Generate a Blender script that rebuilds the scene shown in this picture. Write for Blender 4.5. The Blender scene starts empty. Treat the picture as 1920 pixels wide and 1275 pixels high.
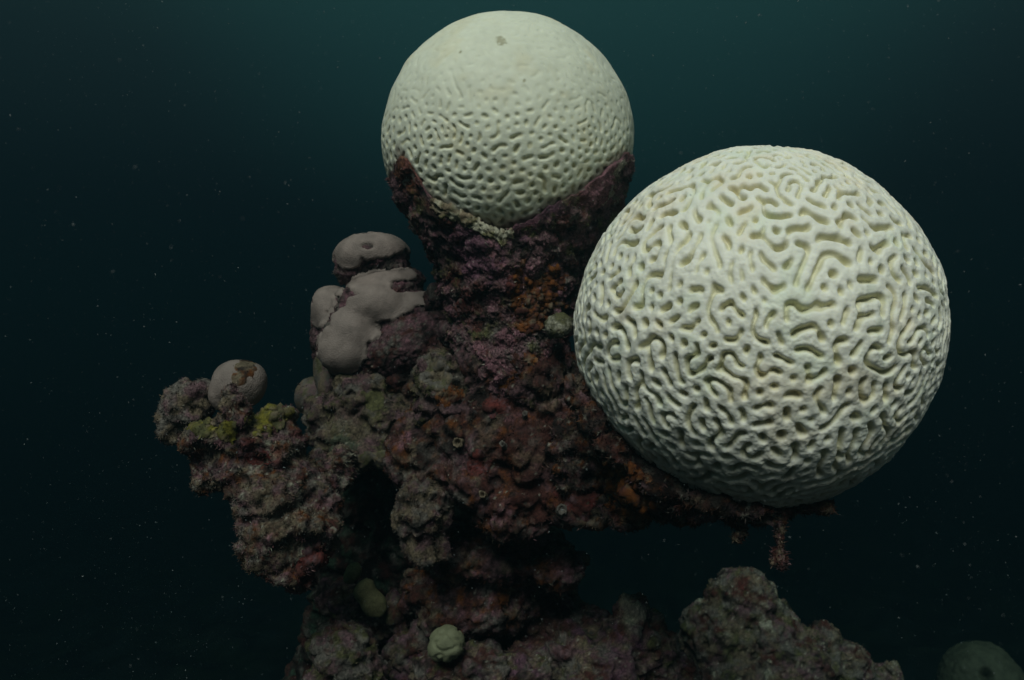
import bpy, bmesh, math, random
import numpy as np
from mathutils import Vector, Matrix

random.seed(7)
RNG = np.random.default_rng(11)
scene = bpy.context.scene
COL = scene.collection

# ------------------------------------------------------------------ camera
cam_d = bpy.data.cameras.new('camera')
cam_d.sensor_width = 36.0
cam_d.lens = 28.0
cam_d.clip_start = 0.02
cam_d.clip_end = 200.0
cam_d.dof.use_dof = True
cam_d.dof.focus_distance = 0.95
cam_d.dof.aperture_fstop = 9.0
cam = bpy.data.objects.new('camera', cam_d)
COL.objects.link(cam)
cam.rotation_euler = (math.radians(90), 0, 0)
scene.camera = cam
S = 36.0 / 28.0 / 1920.0          # metres per photo pixel at one metre


def at(px, py, Y):
    return np.array([(px - 960.0) * S * Y, Y, -(py - 637.5) * S * Y])


# ------------------------------------------------------------------ open water light
world = bpy.data.worlds.new('World')
scene.world = world
world.use_nodes = True
wt = world.node_tree
wt.nodes.clear()
w_out = wt.nodes.new('ShaderNodeOutputWorld')
w_bg = wt.nodes.new('ShaderNodeBackground')
w_tc = wt.nodes.new('ShaderNodeTexCoord')
w_sep = wt.nodes.new('ShaderNodeSeparateXYZ')
wt.links.new(w_tc.outputs['Generated'], w_sep.inputs[0])
w_ramp = wt.nodes.new('ShaderNodeValToRGB')
w_map = wt.nodes.new('ShaderNodeMapRange')
w_map.inputs['From Min'].default_value = -1.0
w_map.inputs['From Max'].default_value = 1.0
wt.links.new(w_sep.outputs['Z'], w_map.inputs['Value'])
wt.links.new(w_map.outputs[0], w_ramp.inputs[0])
cr = w_ramp.color_ramp
stops = [(0.0, (0.0010, 0.0020, 0.0022)), (0.36, (0.0012, 0.0026, 0.0030)),
         (0.50, (0.0022, 0.0056, 0.0078)), (0.58, (0.0046, 0.0100, 0.0130)),
         (0.66, (0.0100, 0.0230, 0.0260)), (0.74, (0.017, 0.044, 0.044)),
         (1.0, (0.04, 0.15, 0.14))]
while len(cr.elements) < len(stops):
    cr.elements.new(0.5)
for e, (p, c) in zip(cr.elements, stops):
    e.position = p
    e.color = (*c, 1)
# a brighter shaft of surface light overhead, slightly right of the middle
w_dot = wt.nodes.new('ShaderNodeVectorMath')
w_dot.operation = 'DOT_PRODUCT'
gd = Vector((0.07, 1.0, 0.62)).normalized()
w_dot.inputs[1].default_value = gd
wt.links.new(w_tc.outputs['Generated'], w_dot.inputs[0])
w_mr = wt.nodes.new('ShaderNodeMapRange')
w_mr.interpolation_type = 'SMOOTHERSTEP'
w_mr.inputs['From Min'].default_value = 0.84
w_mr.inputs['From Max'].default_value = 1.0
wt.links.new(w_dot.outputs['Value'], w_mr.inputs['Value'])
w_mix = wt.nodes.new('ShaderNodeMixRGB')
w_mix.blend_type = 'ADD'
w_mix.inputs[2].default_value = (0.0030, 0.022, 0.020, 1)
wt.links.new(w_mr.outputs[0], w_mix.inputs[0])
wt.links.new(w_ramp.outputs[0], w_mix.inputs[1])
# soft fill light added behind the camera, standing in for the diver's lights
w_fill = wt.nodes.new('ShaderNodeMapRange')
w_fill.interpolation_type = 'SMOOTHSTEP'
w_fill.inputs['From Min'].default_value = 0.1
w_fill.inputs['From Max'].default_value = -0.9
wt.links.new(w_sep.outputs['Y'], w_fill.inputs['Value'])
w_mix2 = wt.nodes.new('ShaderNodeMixRGB')
w_mix2.blend_type = 'ADD'
w_mix2.inputs[2].default_value = (0.058, 0.058, 0.055, 1)
wt.links.new(w_fill.outputs[0], w_mix2.inputs[0])
wt.links.new(w_mix.outputs[0], w_mix2.inputs[1])
wt.links.new(w_mix2.outputs[0], w_bg.inputs['Color'])
w_bg.inputs['Strength'].default_value = 1.0
wt.links.new(w_bg.outputs[0], w_out.inputs['Surface'])

# ------------------------------------------------------------------ sun
sun_d = bpy.data.lights.new('sun', 'SUN')
sun_d.energy = 3.45
sun_d.angle = math.radians(28)
sun_d.color = (1.0, 0.97, 0.90)
sun = bpy.data.objects.new('sun', sun_d)
COL.objects.link(sun)
to_sun = Vector((-0.16, -0.78, 0.84)).normalized()
sun.rotation_euler = (-to_sun).to_track_quat('-Z', 'Y').to_euler()

scene.view_settings.view_transform = 'Standard'
scene.view_settings.look = 'None'
scene.view_settings.exposure = 0.0
scene.view_settings.gamma = 1.0
scene.render.film_transparent = False
scene.cycles.max_bounces = 6
scene.cycles.diffuse_bounces = 3
scene.cycles.volume_bounces = 1
scene.cycles.use_denoising = True

# ------------------------------------------------------------------ numpy noise
_perm = np.random.default_rng(3).permutation(256)
_perm = np.concatenate([_perm, _perm, _perm]).astype(np.int64)
_g = np.random.default_rng(4).normal(size=(256, 3))
_g /= np.linalg.norm(_g, axis=1)[:, None]


def pnoise(P, seed=0):
    P = P + seed * 17.31
    I = np.floor(P).astype(np.int64)
    F = P - I
    U = F * F * F * (F * (F * 6 - 15) + 10)
    out = np.zeros(len(P))
    for dx in (0, 1):
        wx = U[:, 0] if dx else 1 - U[:, 0]
        for dy in (0, 1):
            wy = U[:, 1] if dy else 1 - U[:, 1]
            for dz in (0, 1):
                wz = U[:, 2] if dz else 1 - U[:, 2]
                h = _perm[_perm[_perm[(I[:, 0] + dx) & 255] + ((I[:, 1] + dy) & 255)] + ((I[:, 2] + dz) & 255)]
                g = _g[h]
                d = g[:, 0] * (F[:, 0] - dx) + g[:, 1] * (F[:, 1] - dy) + g[:, 2] * (F[:, 2] - dz)
                out += wx * wy * wz * d
    return out * 1.6


def fbm(P, scale, seed=0, octv=3):
    o = np.zeros(len(P))
    a, f = 1.0, scale
    for k in range(octv):
        o += a * pnoise(P * f, seed + k * 3)
        a *= 0.5
        f *= 2.03
    return o


def sstep(a, b, x):
    t = np.clip((x - a) / (b - a), 0, 1)
    return t * t * (3 - 2 * t)


# ------------------------------------------------------------------ mesh helpers
def make_mesh(name, V, polys, mats, color=None, smooth=True, mat_idx=None):
    """polys: list of (n,k) index arrays."""
    me = bpy.data.meshes.new(name)
    me.vertices.add(len(V))
    me.vertices.foreach_set('co', np.ascontiguousarray(V, dtype=np.float32).ravel())
    loops = np.concatenate([p.ravel() for p in polys]).astype(np.int32)
    counts = np.concatenate([np.full(len(p), p.shape[1]) for p in polys])
    starts = np.concatenate([[0], np.cumsum(counts)[:-1]]).astype(np.int32)
    me.loops.add(len(loops))
    me.loops.foreach_set('vertex_index', loops)
    me.polygons.add(len(counts))
    me.polygons.foreach_set('loop_start', starts)
    me.update(calc_edges=True)
    me.polygons.foreach_set('use_smooth', np.full(len(counts), smooth, dtype=bool))
    if color is not None:
        at_ = me.color_attributes.new('Col', 'FLOAT_COLOR', 'POINT')
        c4 = np.ones((len(V), 4), dtype=np.float32)
        c4[:, :3] = color
        at_.data.foreach_set('color', c4.ravel())
    for m in mats:
        me.materials.append(m)
    me.validate()
    me.update()
    return me


def link(name, me, parent=None):
    o = bpy.data.objects.new(name, me)
    COL.objects.link(o)
    if parent is not None:
        o.parent = parent
        o.matrix_parent_inverse = parent.matrix_world.inverted()
    return o


def thing(name, label, cat, loc, group=None):
    o = bpy.data.objects.new(name, None)
    COL.objects.link(o)
    o.location = Vector(loc)
    o.empty_display_size = 0.02
    o['label'] = label
    o['category'] = cat
    if group:
        o['group'] = group
    o.matrix_world = Matrix.Translation(Vector(loc))
    return o


def tag(o, label=None, cat=None, kind=None, group=None):
    for k, v in (('label', label), ('category', cat), ('kind', kind), ('group', group)):
        if v:
            o[k] = v
    return o


def quad_normals(V, Q):
    a = V[Q[:, 2]] - V[Q[:, 0]]
    b = V[Q[:, 3]] - V[Q[:, 1]]
    fn = np.cross(a, b)
    N = np.zeros_like(V)
    for k in range(4):
        for c in range(3):
            N[:, c] += np.bincount(Q[:, k], weights=fn[:, c], minlength=len(V))
    N /= (np.linalg.norm(N, axis=1)[:, None] + 1e-12)
    return N


def quad_smooth(V, Q, it, fac=0.5):
    n = len(V)
    e0 = np.concatenate([Q[:, 0], Q[:, 1], Q[:, 2], Q[:, 3]])
    e1 = np.concatenate([Q[:, 1], Q[:, 2], Q[:, 3], Q[:, 0]])
    cnt = np.bincount(e0, minlength=n) + np.bincount(e1, minlength=n)
    cnt = np.maximum(cnt, 1)
    for _ in range(it):
        A = np.zeros_like(V)
        for c in range(3):
            A[:, c] = np.bincount(e0, weights=V[e1, c], minlength=n) + np.bincount(e1, weights=V[e0, c], minlength=n)
        V = V + fac * (A / cnt[:, None] - V)
    return V


def union(ells, voxel, smooth_it):
    """voxel union of ellipsoids (px, py, Y, rx, ry, rz in photo px at that depth [, tilt deg])."""
    bm = bmesh.new()
    for e in ells:
        px, py, Y, rx, ry, rd = e[:6]
        tilt = e[6] if len(e) > 6 else 0
        c = at(px, py, Y)
        M = Matrix.Translation(Vector(c)) @ Matrix.Rotation(math.radians(tilt), 4, 'Y') @ \
            Matrix.Diagonal((rx * S * Y, rd * S * Y, ry * S * Y, 1))
        bmesh.ops.create_icosphere(bm, subdivisions=4, radius=1.0, matrix=M)
    me = bpy.data.meshes.new('tmp')
    bm.to_mesh(me)
    bm.free()
    o = bpy.data.objects.new('tmp', me)
    COL.objects.link(o)
    m = o.modifiers.new('r', 'REMESH')
    m.mode = 'VOXEL'
    m.voxel_size = voxel
    dg = bpy.context.evaluated_depsgraph_get()
    ev = o.evaluated_get(dg)
    em = ev.to_mesh()
    V = np.zeros(len(em.vertices) * 3)
    em.vertices.foreach_get('co', V)
    V = V.reshape(-1, 3)
    L = np.zeros(len(em.loops), dtype=np.int64)
    em.loops.foreach_get('vertex_index', L)
    Q = L.reshape(-1, 4)
    ev.to_mesh_clear()
    bpy.data.objects.remove(o)
    bpy.data.meshes.remove(me)
    V = quad_smooth(V, Q, smooth_it)
    return V, Q


def roughen(V, Q, octs, seed):
    """octs: (wavelength m, amplitude m, kind)"""
    for k, (wl, amp, kind) in enumerate(octs):
        N = quad_normals(V, Q)
        n = pnoise(V / wl, seed + k * 5)
        if kind == 'billow':
            n = np.abs(n) * 2 - 0.5
        elif kind == 'pit':
            n = -np.clip(n - 0.15, 0, 1) * 2.2
        V = V + N * (amp * n)[:, None]
    return V


ROCK_OCT = [(0.085, 0.012, 'n'), (0.055, 0.016, 'pit'), (0.034, 0.009, 'billow'), (0.016, 0.0040, 'n'), (0.022, 0.007, 'pit'), (0.0075, 0.0018, 'billow'), (0.0042, 0.0014, 'n')]

C = dict(
    maroon=(0.085, 0.030, 0.024), mauve=(0.16, 0.090, 0.098), tan=(0.19, 0.145, 0.095), grey=(0.16, 0.140, 0.12),
    dark=(0.028, 0.020, 0.018), pink=(0.24, 0.115, 0.135), rust=(0.17, 0.055, 0.014), olive=(0.11, 0.105, 0.045),
    red=(0.15, 0.034, 0.028), yellow=(0.22, 0.19, 0.03), orange=(0.22, 0.075, 0.016), pale=(0.42, 0.40, 0.30),
    green=(0.05, 0.085, 0.055), purple=(0.15, 0.07, 0.105))


def mottle(P, pal, seed, wl=0.03, k=7.0):
    """pal: list of (colour name, bias) blended in ragged patches."""
    W = []
    for i, (cn, b) in enumerate(pal):
        n = pnoise(P / wl, seed + 11 * i) + 0.6 * pnoise(P / (wl * 0.33), seed + 11 * i + 4) + 0.35 * pnoise(P / (wl * 0.11), seed + 11 * i + 7)
        W.append(np.exp(k * (n + b)))
    W = np.array(W)
    W /= W.sum(0)
    cols = np.array([C[cn] for cn, _ in pal])
    return W.T @ cols


def patches(P, col, plist, seed):
    """plist: (px,py,Y,r px, colour, strength)"""
    for i, (px, py, Y, r, cn, s) in enumerate(plist):
        d = np.linalg.norm(P - at(px, py, Y), axis=1) / (r * S * Y)
        d = d + 0.45 * pnoise(P / 0.018, seed + i) + 0.3 * pnoise(P / 0.006, seed + i + 9)
        w = (1 - sstep(0.8, 1.05, d)) * s
        col = col * (1 - w[:, None]) + np.array(C[cn]) * w[:, None]
    return col


def grain(col, seed, amt=0.28, pale=0.008):
    r = np.random.default_rng(seed)
    g = np.exp(r.normal(0, amt, len(col)))
    col = col * g[:, None]
    m = r.random(len(col)) < pale
    col[m] = np.array([0.34, 0.31, 0.25]) * r.uniform(0.6, 1.2, (m.sum(), 1))
    return np.clip(col, 0.004, 0.8)


def flakes(V, N, col, n, lmin, lmax, wid, seed, sel=None, lift=1.0):
    """small turf blades standing on a surface: returns V, tris, col"""
    r = np.random.default_rng(seed)
    idx = np.arange(len(V)) if sel is None else np.nonzero(sel)[0]
    if len(idx) == 0:
        return np.zeros((0, 3)), np.zeros((0, 3), int), np.zeros((0, 3))
    idx = r.choice(idx, n)
    B = V[idx] - N[idx] * 0.0008
    D = N[idx] * lift + r.normal(0, 0.65, (n, 3))
    D /= np.linalg.norm(D, axis=1)[:, None]
    T = np.cross(D, r.normal(size=(n, 3)))
    T /= np.linalg.norm(T, axis=1)[:, None]
    L = r.uniform(lmin, lmax, (n, 1)) * r.uniform(0.5, 1, (n, 1))
    W = r.uniform(0.5, 1.0, (n, 1)) * wid
    bend = r.normal(0, 0.35, (n, 3)) * L
    p0, p1 = B - T * W, B + T * W
    p2, p3 = B + D * L * 0.6 + T * W * 0.8 + bend * 0.3, B + D * L * 0.6 - T * W * 0.8 + bend * 0.3
    p4 = B + D * L + bend
    VV = np.stack([p0, p1, p2, p3, p4], 1).reshape(-1, 3)
    b = np.arange(n)[:, None] * 5
    TT = np.concatenate([b + np.array([[0, 1, 2]]), b + np.array([[0, 2, 3]]), b + np.array([[3, 2, 4]])])
    cc = col[idx] * r.uniform(0.7, 1.35, (n, 1))
    CC = np.repeat(cc, 5, axis=0)
    return VV, TT, np.clip(CC, 0.004, 0.7)


# ------------------------------------------------------------------ materials
def base_mat(name):
    m = bpy.data.materials.new(name)
    m.use_nodes = True
    nt = m.node_tree
    b = nt.nodes['Principled BSDF']
    return m, nt, b


def proj(P):
    return np.stack([P[:, 0] / (S * P[:, 1]) + 960, 637.5 - P[:, 2] / (S * P[:, 1])], 1)


def spot_mask(P, N, spots, edge, seed, facing=0.35, ymax=None):
    """how far each point lies outside the growth's spots; spots: (px, py, rx, ry), seen on the near side"""
    q = proj(P)
    m = np.full(len(P), 9.0)
    for (px, py, rx, ry) in spots:
        m = np.minimum(m, np.hypot((q[:, 0] - px) / rx, (q[:, 1] - py) / ry))
    m = m + edge * pnoise(P / 0.03, seed) + edge * 0.6 * pnoise(P / 0.010, seed + 2)
    vd = P / np.linalg.norm(P, axis=1)[:, None]
    m = m + 2 * sstep(facing, facing + 0.4, (N * vd).sum(1))
    if ymax is not None:
        m = np.where(P[:, 1] > ymax, 9.0, m)
    return m


def components(q, n):
    lab = np.arange(n)
    while True:
        m = lab[q].min(1)
        new = lab.copy()
        for k in range(4):
            np.minimum.at(new, q[:, k], m)
        new = new[new]
        if (new == lab).all():
            return lab
        lab = new


def rock_mat(name, bump=0.5, scale=260.0, rough=0.92, spread=0.55):
    m, nt, b = base_mat(name)
    a = nt.nodes.new('ShaderNodeVertexColor')
    a.layer_name = 'Col'
    tc = nt.nodes.new('ShaderNodeTexCoord')
    n1 = nt.nodes.new('ShaderNodeTexNoise')
    n1.inputs['Scale'].default_value = scale
    n1.inputs['Detail'].default_value = 4
    n1.inputs['Roughness'].default_value = 0.7
    nt.links.new(tc.outputs['Object'], n1.inputs['Vector'])
    mr = nt.nodes.new('ShaderNodeMapRange')
    mr.inputs['From Min'].default_value = 0.3
    mr.inputs['From Max'].default_value = 0.7
    mr.inputs['To Min'].default_value = 1 - spread
    mr.inputs['To Max'].default_value = 1 + spread
    nt.links.new(n1.outputs[0], mr.inputs['Value'])
    mx = nt.nodes.new('ShaderNodeVectorMath')
    mx.operation = 'SCALE'
    nt.links.new(a.outputs['Color'], mx.inputs[0])
    nt.links.new(mr.outputs[0], mx.inputs['Scale'])
    nt.links.new(mx.outputs[0], b.inputs['Base Color'])
    b.inputs['Roughness'].default_value = rough
    b.inputs['Specular IOR Level'].default_value = 0.12
    bp = nt.nodes.new('ShaderNodeBump')
    bp.inputs['Strength'].default_value = bump
    bp.inputs['Distance'].default_value = 0.003
    nt.links.new(n1.outputs[0], bp.inputs['Height'])
    nt.links.new(bp.outputs[0], b.inputs['Normal'])
    return m


M_ROCK = rock_mat('coral_rock_turf', 0.8, 300)
M_CRUST = rock_mat('encrusting_growth', 0.4, 320, 0.8, 0.4)


def tissue_mat(name, scale, bump, spread=0.12):
    """living coral skin: close-set tiny cups"""
    m, nt, b = base_mat(name)
    a = nt.nodes.new('ShaderNodeVertexColor')
    a.layer_name = 'Col'
    tc = nt.nodes.new('ShaderNodeTexCoord')
    v = nt.nodes.new('ShaderNodeTexVoronoi')
    v.inputs['Scale'].default_value = scale
    nt.links.new(tc.outputs['Object'], v.inputs['Vector'])
    n1 = nt.nodes.new('ShaderNodeTexNoise')
    n1.inputs['Scale'].default_value = 45
    n1.inputs['Detail'].default_value = 5
    nt.links.new(tc.outputs['Object'], n1.inputs['Vector'])
    mr = nt.nodes.new('ShaderNodeMapRange')
    mr.inputs['From Min'].default_value = 0.3
    mr.inputs['From Max'].default_value = 0.7
    mr.inputs['To Min'].default_value = 1 - spread
    mr.inputs['To Max'].default_value = 1 + spread
    nt.links.new(n1.outputs[0], mr.inputs['Value'])
    mx = nt.nodes.new('ShaderNodeVectorMath')
    mx.operation = 'SCALE'
    nt.links.new(a.outputs['Color'], mx.inputs[0])
    nt.links.new(mr.outputs[0], mx.inputs['Scale'])
    nt.links.new(mx.outputs[0], b.inputs['Base Color'])
    b.inputs['Roughness'].default_value = 0.7
    b.inputs['Specular IOR Level'].default_value = 0.2
    bp = nt.nodes.new('ShaderNodeBump')
    bp.inputs['Strength'].default_value = bump
    bp.inputs['Distance'].default_value = 0.0015
    nt.links.new(v.outputs['Distance'], bp.inputs['Height'])
    nt.links.new(bp.outputs[0], b.inputs['Normal'])
    return m


M_LOBE = tissue_mat('lobe_coral_skin', 420, 0.5, 0.2)


def brain_mat(name):
    m, nt, b = base_mat(name)
    a = nt.nodes.new('ShaderNodeVertexColor')
    a.layer_name = 'Col'
    tc = nt.nodes.new('ShaderNodeTexCoord')
    n1 = nt.nodes.new('ShaderNodeTexNoise')
    n1.inputs['Scale'].default_value = 700
    n1.inputs['Detail'].default_value = 3
    nt.links.new(tc.outputs['Object'], n1.inputs['Vector'])
    nt.links.new(a.outputs['Color'], b.inputs['Base Color'])
    b.inputs['Roughness'].default_value = 0.62
    b.inputs['Specular IOR Level'].default_value = 0.25
    b.inputs['Subsurface Weight'].default_value = 0.25
    b.inputs['Subsurface Radius'].default_value = (1.0, 0.9, 0.6)
    b.inputs['Subsurface Scale'].default_value = 0.003
    bp = nt.nodes.new('ShaderNodeBump')
    bp.inputs['Strength'].default_value = 0.28
    bp.inputs['Distance'].default_value = 0.0012
    nt.links.new(n1.outputs[0], bp.inputs['Height'])
    nt.links.new(bp.outputs[0], b.inputs['Normal'])
    return m


M_BRAIN = brain_mat('bleached_brain_coral')


def rock(name, ells, pal, seed, parent=None, voxel=0.0034, smooth_it=6, octs=ROCK_OCT, plist=(), wl=0.03,
         nflake=9000, fl=(0.002, 0.0065), fw=0.0009, mat=None, grain_amt=0.22, pale=0.008, fsel=None, bright=0.55):
    V, Q = union(ells, voxel, smooth_it)
    V = roughen(V, Q, octs, seed)
    N = quad_normals(V, Q)
    col = mottle(V, pal, seed, wl)
    col = patches(V, col, plist, seed + 50)
    col = grain(col, seed, grain_amt, pale) * bright
    polys = [Q]
    VV, CC = V, col
    if nflake:
        sel = None if fsel is None else fsel(V, N)
        fv, ft, fc = flakes(V, N, col, nflake, fl[0], fl[1], fw, seed + 1, sel)
        if len(fv):
            VV = np.concatenate([V, fv])
            CC = np.concatenate([col, fc])
            polys.append(ft + len(V))
    org = np.array(parent.location) if parent is not None else V.mean(0)
    me = make_mesh(name, VV - org, polys, [mat or M_ROCK], CC)
    o = bpy.data.objects.new(name, me)
    COL.objects.link(o)
    if parent is not None:
        o.parent = parent
    else:
        o.location = Vector(org)
    return o, V, Q, N


def crust(name, V, Q, N, spots, colname, seed, parent, thick=0.004, lump=0.004, lump_wl=0.012, nflake=400,
          mat=None, pal=None, edge=0.6, gr=0.18, m=None, bright=0.6):
    """a growth hugging part of a rock's surface: one object for each separate patch"""
    if m is None:
        m = spot_mask(V, N, spots, edge, seed)
    q0 = Q[(m[Q] < 1.0).all(axis=1)]
    if len(q0) == 0:
        print('EMPTY CRUST', name, spots)
        return
    lab = components(q0, len(V))
    ids, cn = np.unique(lab[q0[:, 0]], return_counts=True)
    base = parent
    while base.parent is not None:
        base = base.parent
    for cid, cnt in zip(ids, cn):
        if cnt < max(25, 0.10 * cn.max()):
            continue
        q = q0[lab[q0[:, 0]] == cid]
        used, inv = np.unique(q, return_inverse=True)
        q = inv.reshape(-1, 4)
        v, n, mm = V[used], N[used], m[used]
        h = 1 - sstep(0.72, 1.0, mm)
        off = -0.0006 + h * (thick + lump * pnoise(v / lump_wl, seed + 5))
        v = v + n * off[:, None]
        col = mottle(v, pal, seed, 0.02) if pal else np.tile(np.array(C[colname]), (len(v), 1))
        col = grain(col * (1 + 0.25 * pnoise(v / 0.012, seed + 8))[:, None], seed, gr, 0.0) * bright
        polys = [q]
        nf = int(nflake * cnt / cn.sum())
        if nf:
            fv, ft, fc = flakes(v, n, col, nf, 0.002, 0.005, 0.0009, seed + 3)
            polys.append(ft + len(v))
            v = np.concatenate([v, fv])
            col = np.concatenate([col, fc])
        me = make_mesh(name, v - np.array(base.location), polys, [mat or M_CRUST], col)
        o = bpy.data.objects.new(name, me)
        COL.objects.link(o)
        o.parent = parent


# ------------------------------------------------------------------ brain corals
def ico(sub):
    bm = bmesh.new()
    bmesh.ops.create_icosphere(bm, subdivisions=sub, radius=1.0)
    me = bpy.data.meshes.new('tmp')
    bm.to_mesh(me)
    bm.free()
    V = np.zeros(len(me.vertices) * 3)
    me.vertices.foreach_get('co', V)
    V = V.reshape(-1, 3)
    F = np.zeros(len(me.loops), dtype=np.int64)
    me.loops.foreach_get('vertex_index', F)
    F = F.reshape(-1, 3)
    E = np.zeros(len(me.edges) * 2, dtype=np.int64)
    me.edges.foreach_get('vertices', E)
    E = E.reshape(-1, 2)
    bpy.data.meshes.remove(me)
    R = np.array(Matrix.Rotation(0.7, 3, 'X') @ Matrix.Rotation(0.4, 3, 'Z'))
    V = V @ R.T
    V /= np.linalg.norm(V, axis=1)[:, None]
    n = len(V)
    src = np.concatenate([E[:, 0], E[:, 1]])
    dst = np.concatenate([E[:, 1], E[:, 0]])
    o = np.argsort(src, kind='stable')
    src, dst = src[o], dst[o]
    first = np.searchsorted(src, np.arange(n))
    cnt = np.bincount(src, minlength=n)
    NB = np.tile(np.arange(n)[:, None], (1, 6))
    for k in range(6):
        ok = cnt > k
        NB[ok, k] = dst[first[ok] + k]
    return V, F, NB


def blur(u, NB, k, W=None):
    for _ in range(k):
        if W is None:
            m = u[NB[:, 0]]
            for j in range(1, 6):
                m = m + u[NB[:, j]]
            m = m / 6.0
        else:
            m = W[:, 0] * u[NB[:, 0]]
            for j in range(1, 6):
                m = m + W[:, j] * u[NB[:, j]]
        u = 0.5 * u + 0.5 * m
    return u


def lean(D, NB, amount):
    """neighbour weights that make valleys run up and down where amount is high"""
    t = np.array([0, 0, 1.0]) - D * D[:, 2:3]
    t /= np.linalg.norm(t, axis=1)[:, None] + 1e-6
    W = np.ones((len(D), 6), dtype=np.float32)
    for j in range(6):
        e = D[NB[:, j]] - D
        e /= np.linalg.norm(e, axis=1)[:, None] + 1e-9
        W[:, j] = np.maximum(0.12, 1 + amount * (2 * (e * t).sum(1) ** 2 - 0.6))
    return (W / W.sum(1)[:, None]).astype(np.float32)


def labyrinth(NB, n, seed, bias, W=None, k1=6, k2=16, it=60, gain=9.0):
    r = np.random.default_rng(seed)
    u = r.normal(0, 0.6, n).astype(np.float32)
    for i in range(it):
        a = blur(u, NB, k1, W)
        b = blur(a, NB, k2 - k1, W)
        u = np.tanh(gain * (a - b) + bias).astype(np.float32)
    return blur(u, NB, 6)


ICO = ico(8)


def finer(D, F):
    """split every triangle in four; returns directions, faces and the pairs that made each new point"""
    n = len(D)
    e = np.sort(np.concatenate([F[:, [0, 1]], F[:, [1, 2]], F[:, [2, 0]]]), axis=1)
    key = e[:, 0] * n + e[:, 1]
    uq, inv = np.unique(key, return_inverse=True)
    E = np.stack([uq // n, uq % n], 1)
    m = inv.reshape(3, -1) + n
    F2 = np.concatenate([np.stack(t, 1) for t in ((F[:, 0], m[0], m[2]), (F[:, 1], m[1], m[0]), (F[:, 2], m[2], m[1]), (m[0], m[1], m[2]))])
    D2 = np.concatenate([D, (D[E[:, 0]] + D[E[:, 1]]) * 0.5])
    D2 /= np.linalg.norm(D2, axis=1)[:, None]
    return D2, F2, E


FINE = finer(ICO[0], ICO[1])


def outline_fn(pts):
    pts = sorted(pts)
    a = np.array([p[0] for p in pts], float)
    r = np.array([p[1] for p in pts], float)
    a = np.concatenate([a - 360, a, a + 360])
    r = np.concatenate([r, r, r])

    def f(ang):
        return sum(np.interp(ang + d, a, r) for d in range(-16, 17, 4)) / 9
    return f


def brain_head(name, px, py, Y, R, outline, bias_fn, depth, amp_fn, color, seed, parent, prof=1.5, squash=1.0, lean_fn=None):
    D, F, NB = ICO
    n = len(D)
    c = at(px, py, Y)
    view = c / np.linalg.norm(c)
    right = np.cross(view, (0, 0, 1.0))
    right /= np.linalg.norm(right)
    up = np.cross(right, view)
    lx, lz, ly = D @ right, D @ up, D @ view
    u = labyrinth(NB, n, seed, bias_fn(lx, lz, ly).astype(np.float32), None if lean_fn is None else lean(D, NB, lean_fn(lx, lz)))
    D, F, E = FINE
    u = np.concatenate([u, (u[E[:, 0]] + u[E[:, 1]]) * 0.5])
    lo, hi = np.quantile(u, 0.01), np.quantile(u, 0.97)
    u = np.clip((u - lo) / (hi - lo), 0, 1) * 2 - 1
    lx, lz, ly = D @ right, D @ up, D @ view
    ang = np.degrees(np.arctan2(lz, lx))
    w = np.sqrt(lx ** 2 + lz ** 2)
    o = outline(ang % 360)
    rad = R * (1 + (o - 1) * w ** 1.5)
    rad = rad * (1 + 0.013 * pnoise(D * 2.2, seed + 1) + 0.007 * pnoise(D * 6.0, seed + 2))
    v = np.clip((1 - u) * 0.5, 0, 1)
    h = 1 - 0.84 * v ** prof - 0.16 * v ** 1.5
    # fine uneven ridge tops
    h = h + 0.08 * pnoise(D * 30, seed + 6) + 0.04 * pnoise(D * 75, seed + 9)
    rad = rad - R * depth * amp_fn(lx, lz, ly) * (1 - h)
    P = D * rad[:, None]
    P = P - np.outer(ly * rad * (1 - squash), view)
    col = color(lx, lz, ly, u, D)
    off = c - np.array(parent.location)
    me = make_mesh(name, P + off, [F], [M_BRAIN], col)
    ob = bpy.data.objects.new(name, me)
    COL.objects.link(ob)
    ob.parent = parent
    return ob


WHITE = np.array([0.785, 0.765, 0.662])

# the large one on the right
BIG = (1417, 617, 1.05)
big = thing('brain_coral', 'largest bleached white brain coral with deep winding grooves, in front on the right', 'coral',
            at(1300, 960, 1.10), 'bleached brain corals')
RB = 351 * S * 1.05 * 0.972
big_out = outline_fn([(0, 0.94), (20, 0.945), (39, 0.95), (61, 0.965), (75, 0.97), (90, 0.98), (105, 0.985), (119, 0.98), (138, 0.985),
                      (153, 0.985), (170, 0.995), (180, 1.0), (199, 0.98), (223, 0.945), (241, 0.94), (255, 0.955), (268, 0.97),
                      (282, 0.975), (295, 0.965), (313, 0.93), (328, 0.915), (343, 0.92)])


def big_bias(lx, lz, ly):
    edge = np.sqrt(lx ** 2 + lz ** 2)
    L = np.stack([lx, ly, lz], 1)
    return 0.46 + 0.12 * sstep(0.75, 1.0, edge) + 0.22 * pnoise(L * 3.0, 3) + 0.50 * pnoise(L * 13.0, 4) + 0.5 * pnoise(L * 27.0, 5)


def big_amp(lx, lz, ly):
    L = np.stack([lx, ly, lz], 1)
    a = 1 - 0.40 * sstep(0.3, 0.95, -lx) * sstep(-0.4, 0.5, lz) - 0.30 * sstep(0.45, 0.95, lx) * sstep(-0.2, 0.6, lz)
    a = a * (1 + 0.45 * sstep(-0.25, -0.75, lz))
    return a * np.clip(0.85 + 0.45 * pnoise(L * 9.0, 14), 0.3, 1.3)


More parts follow.
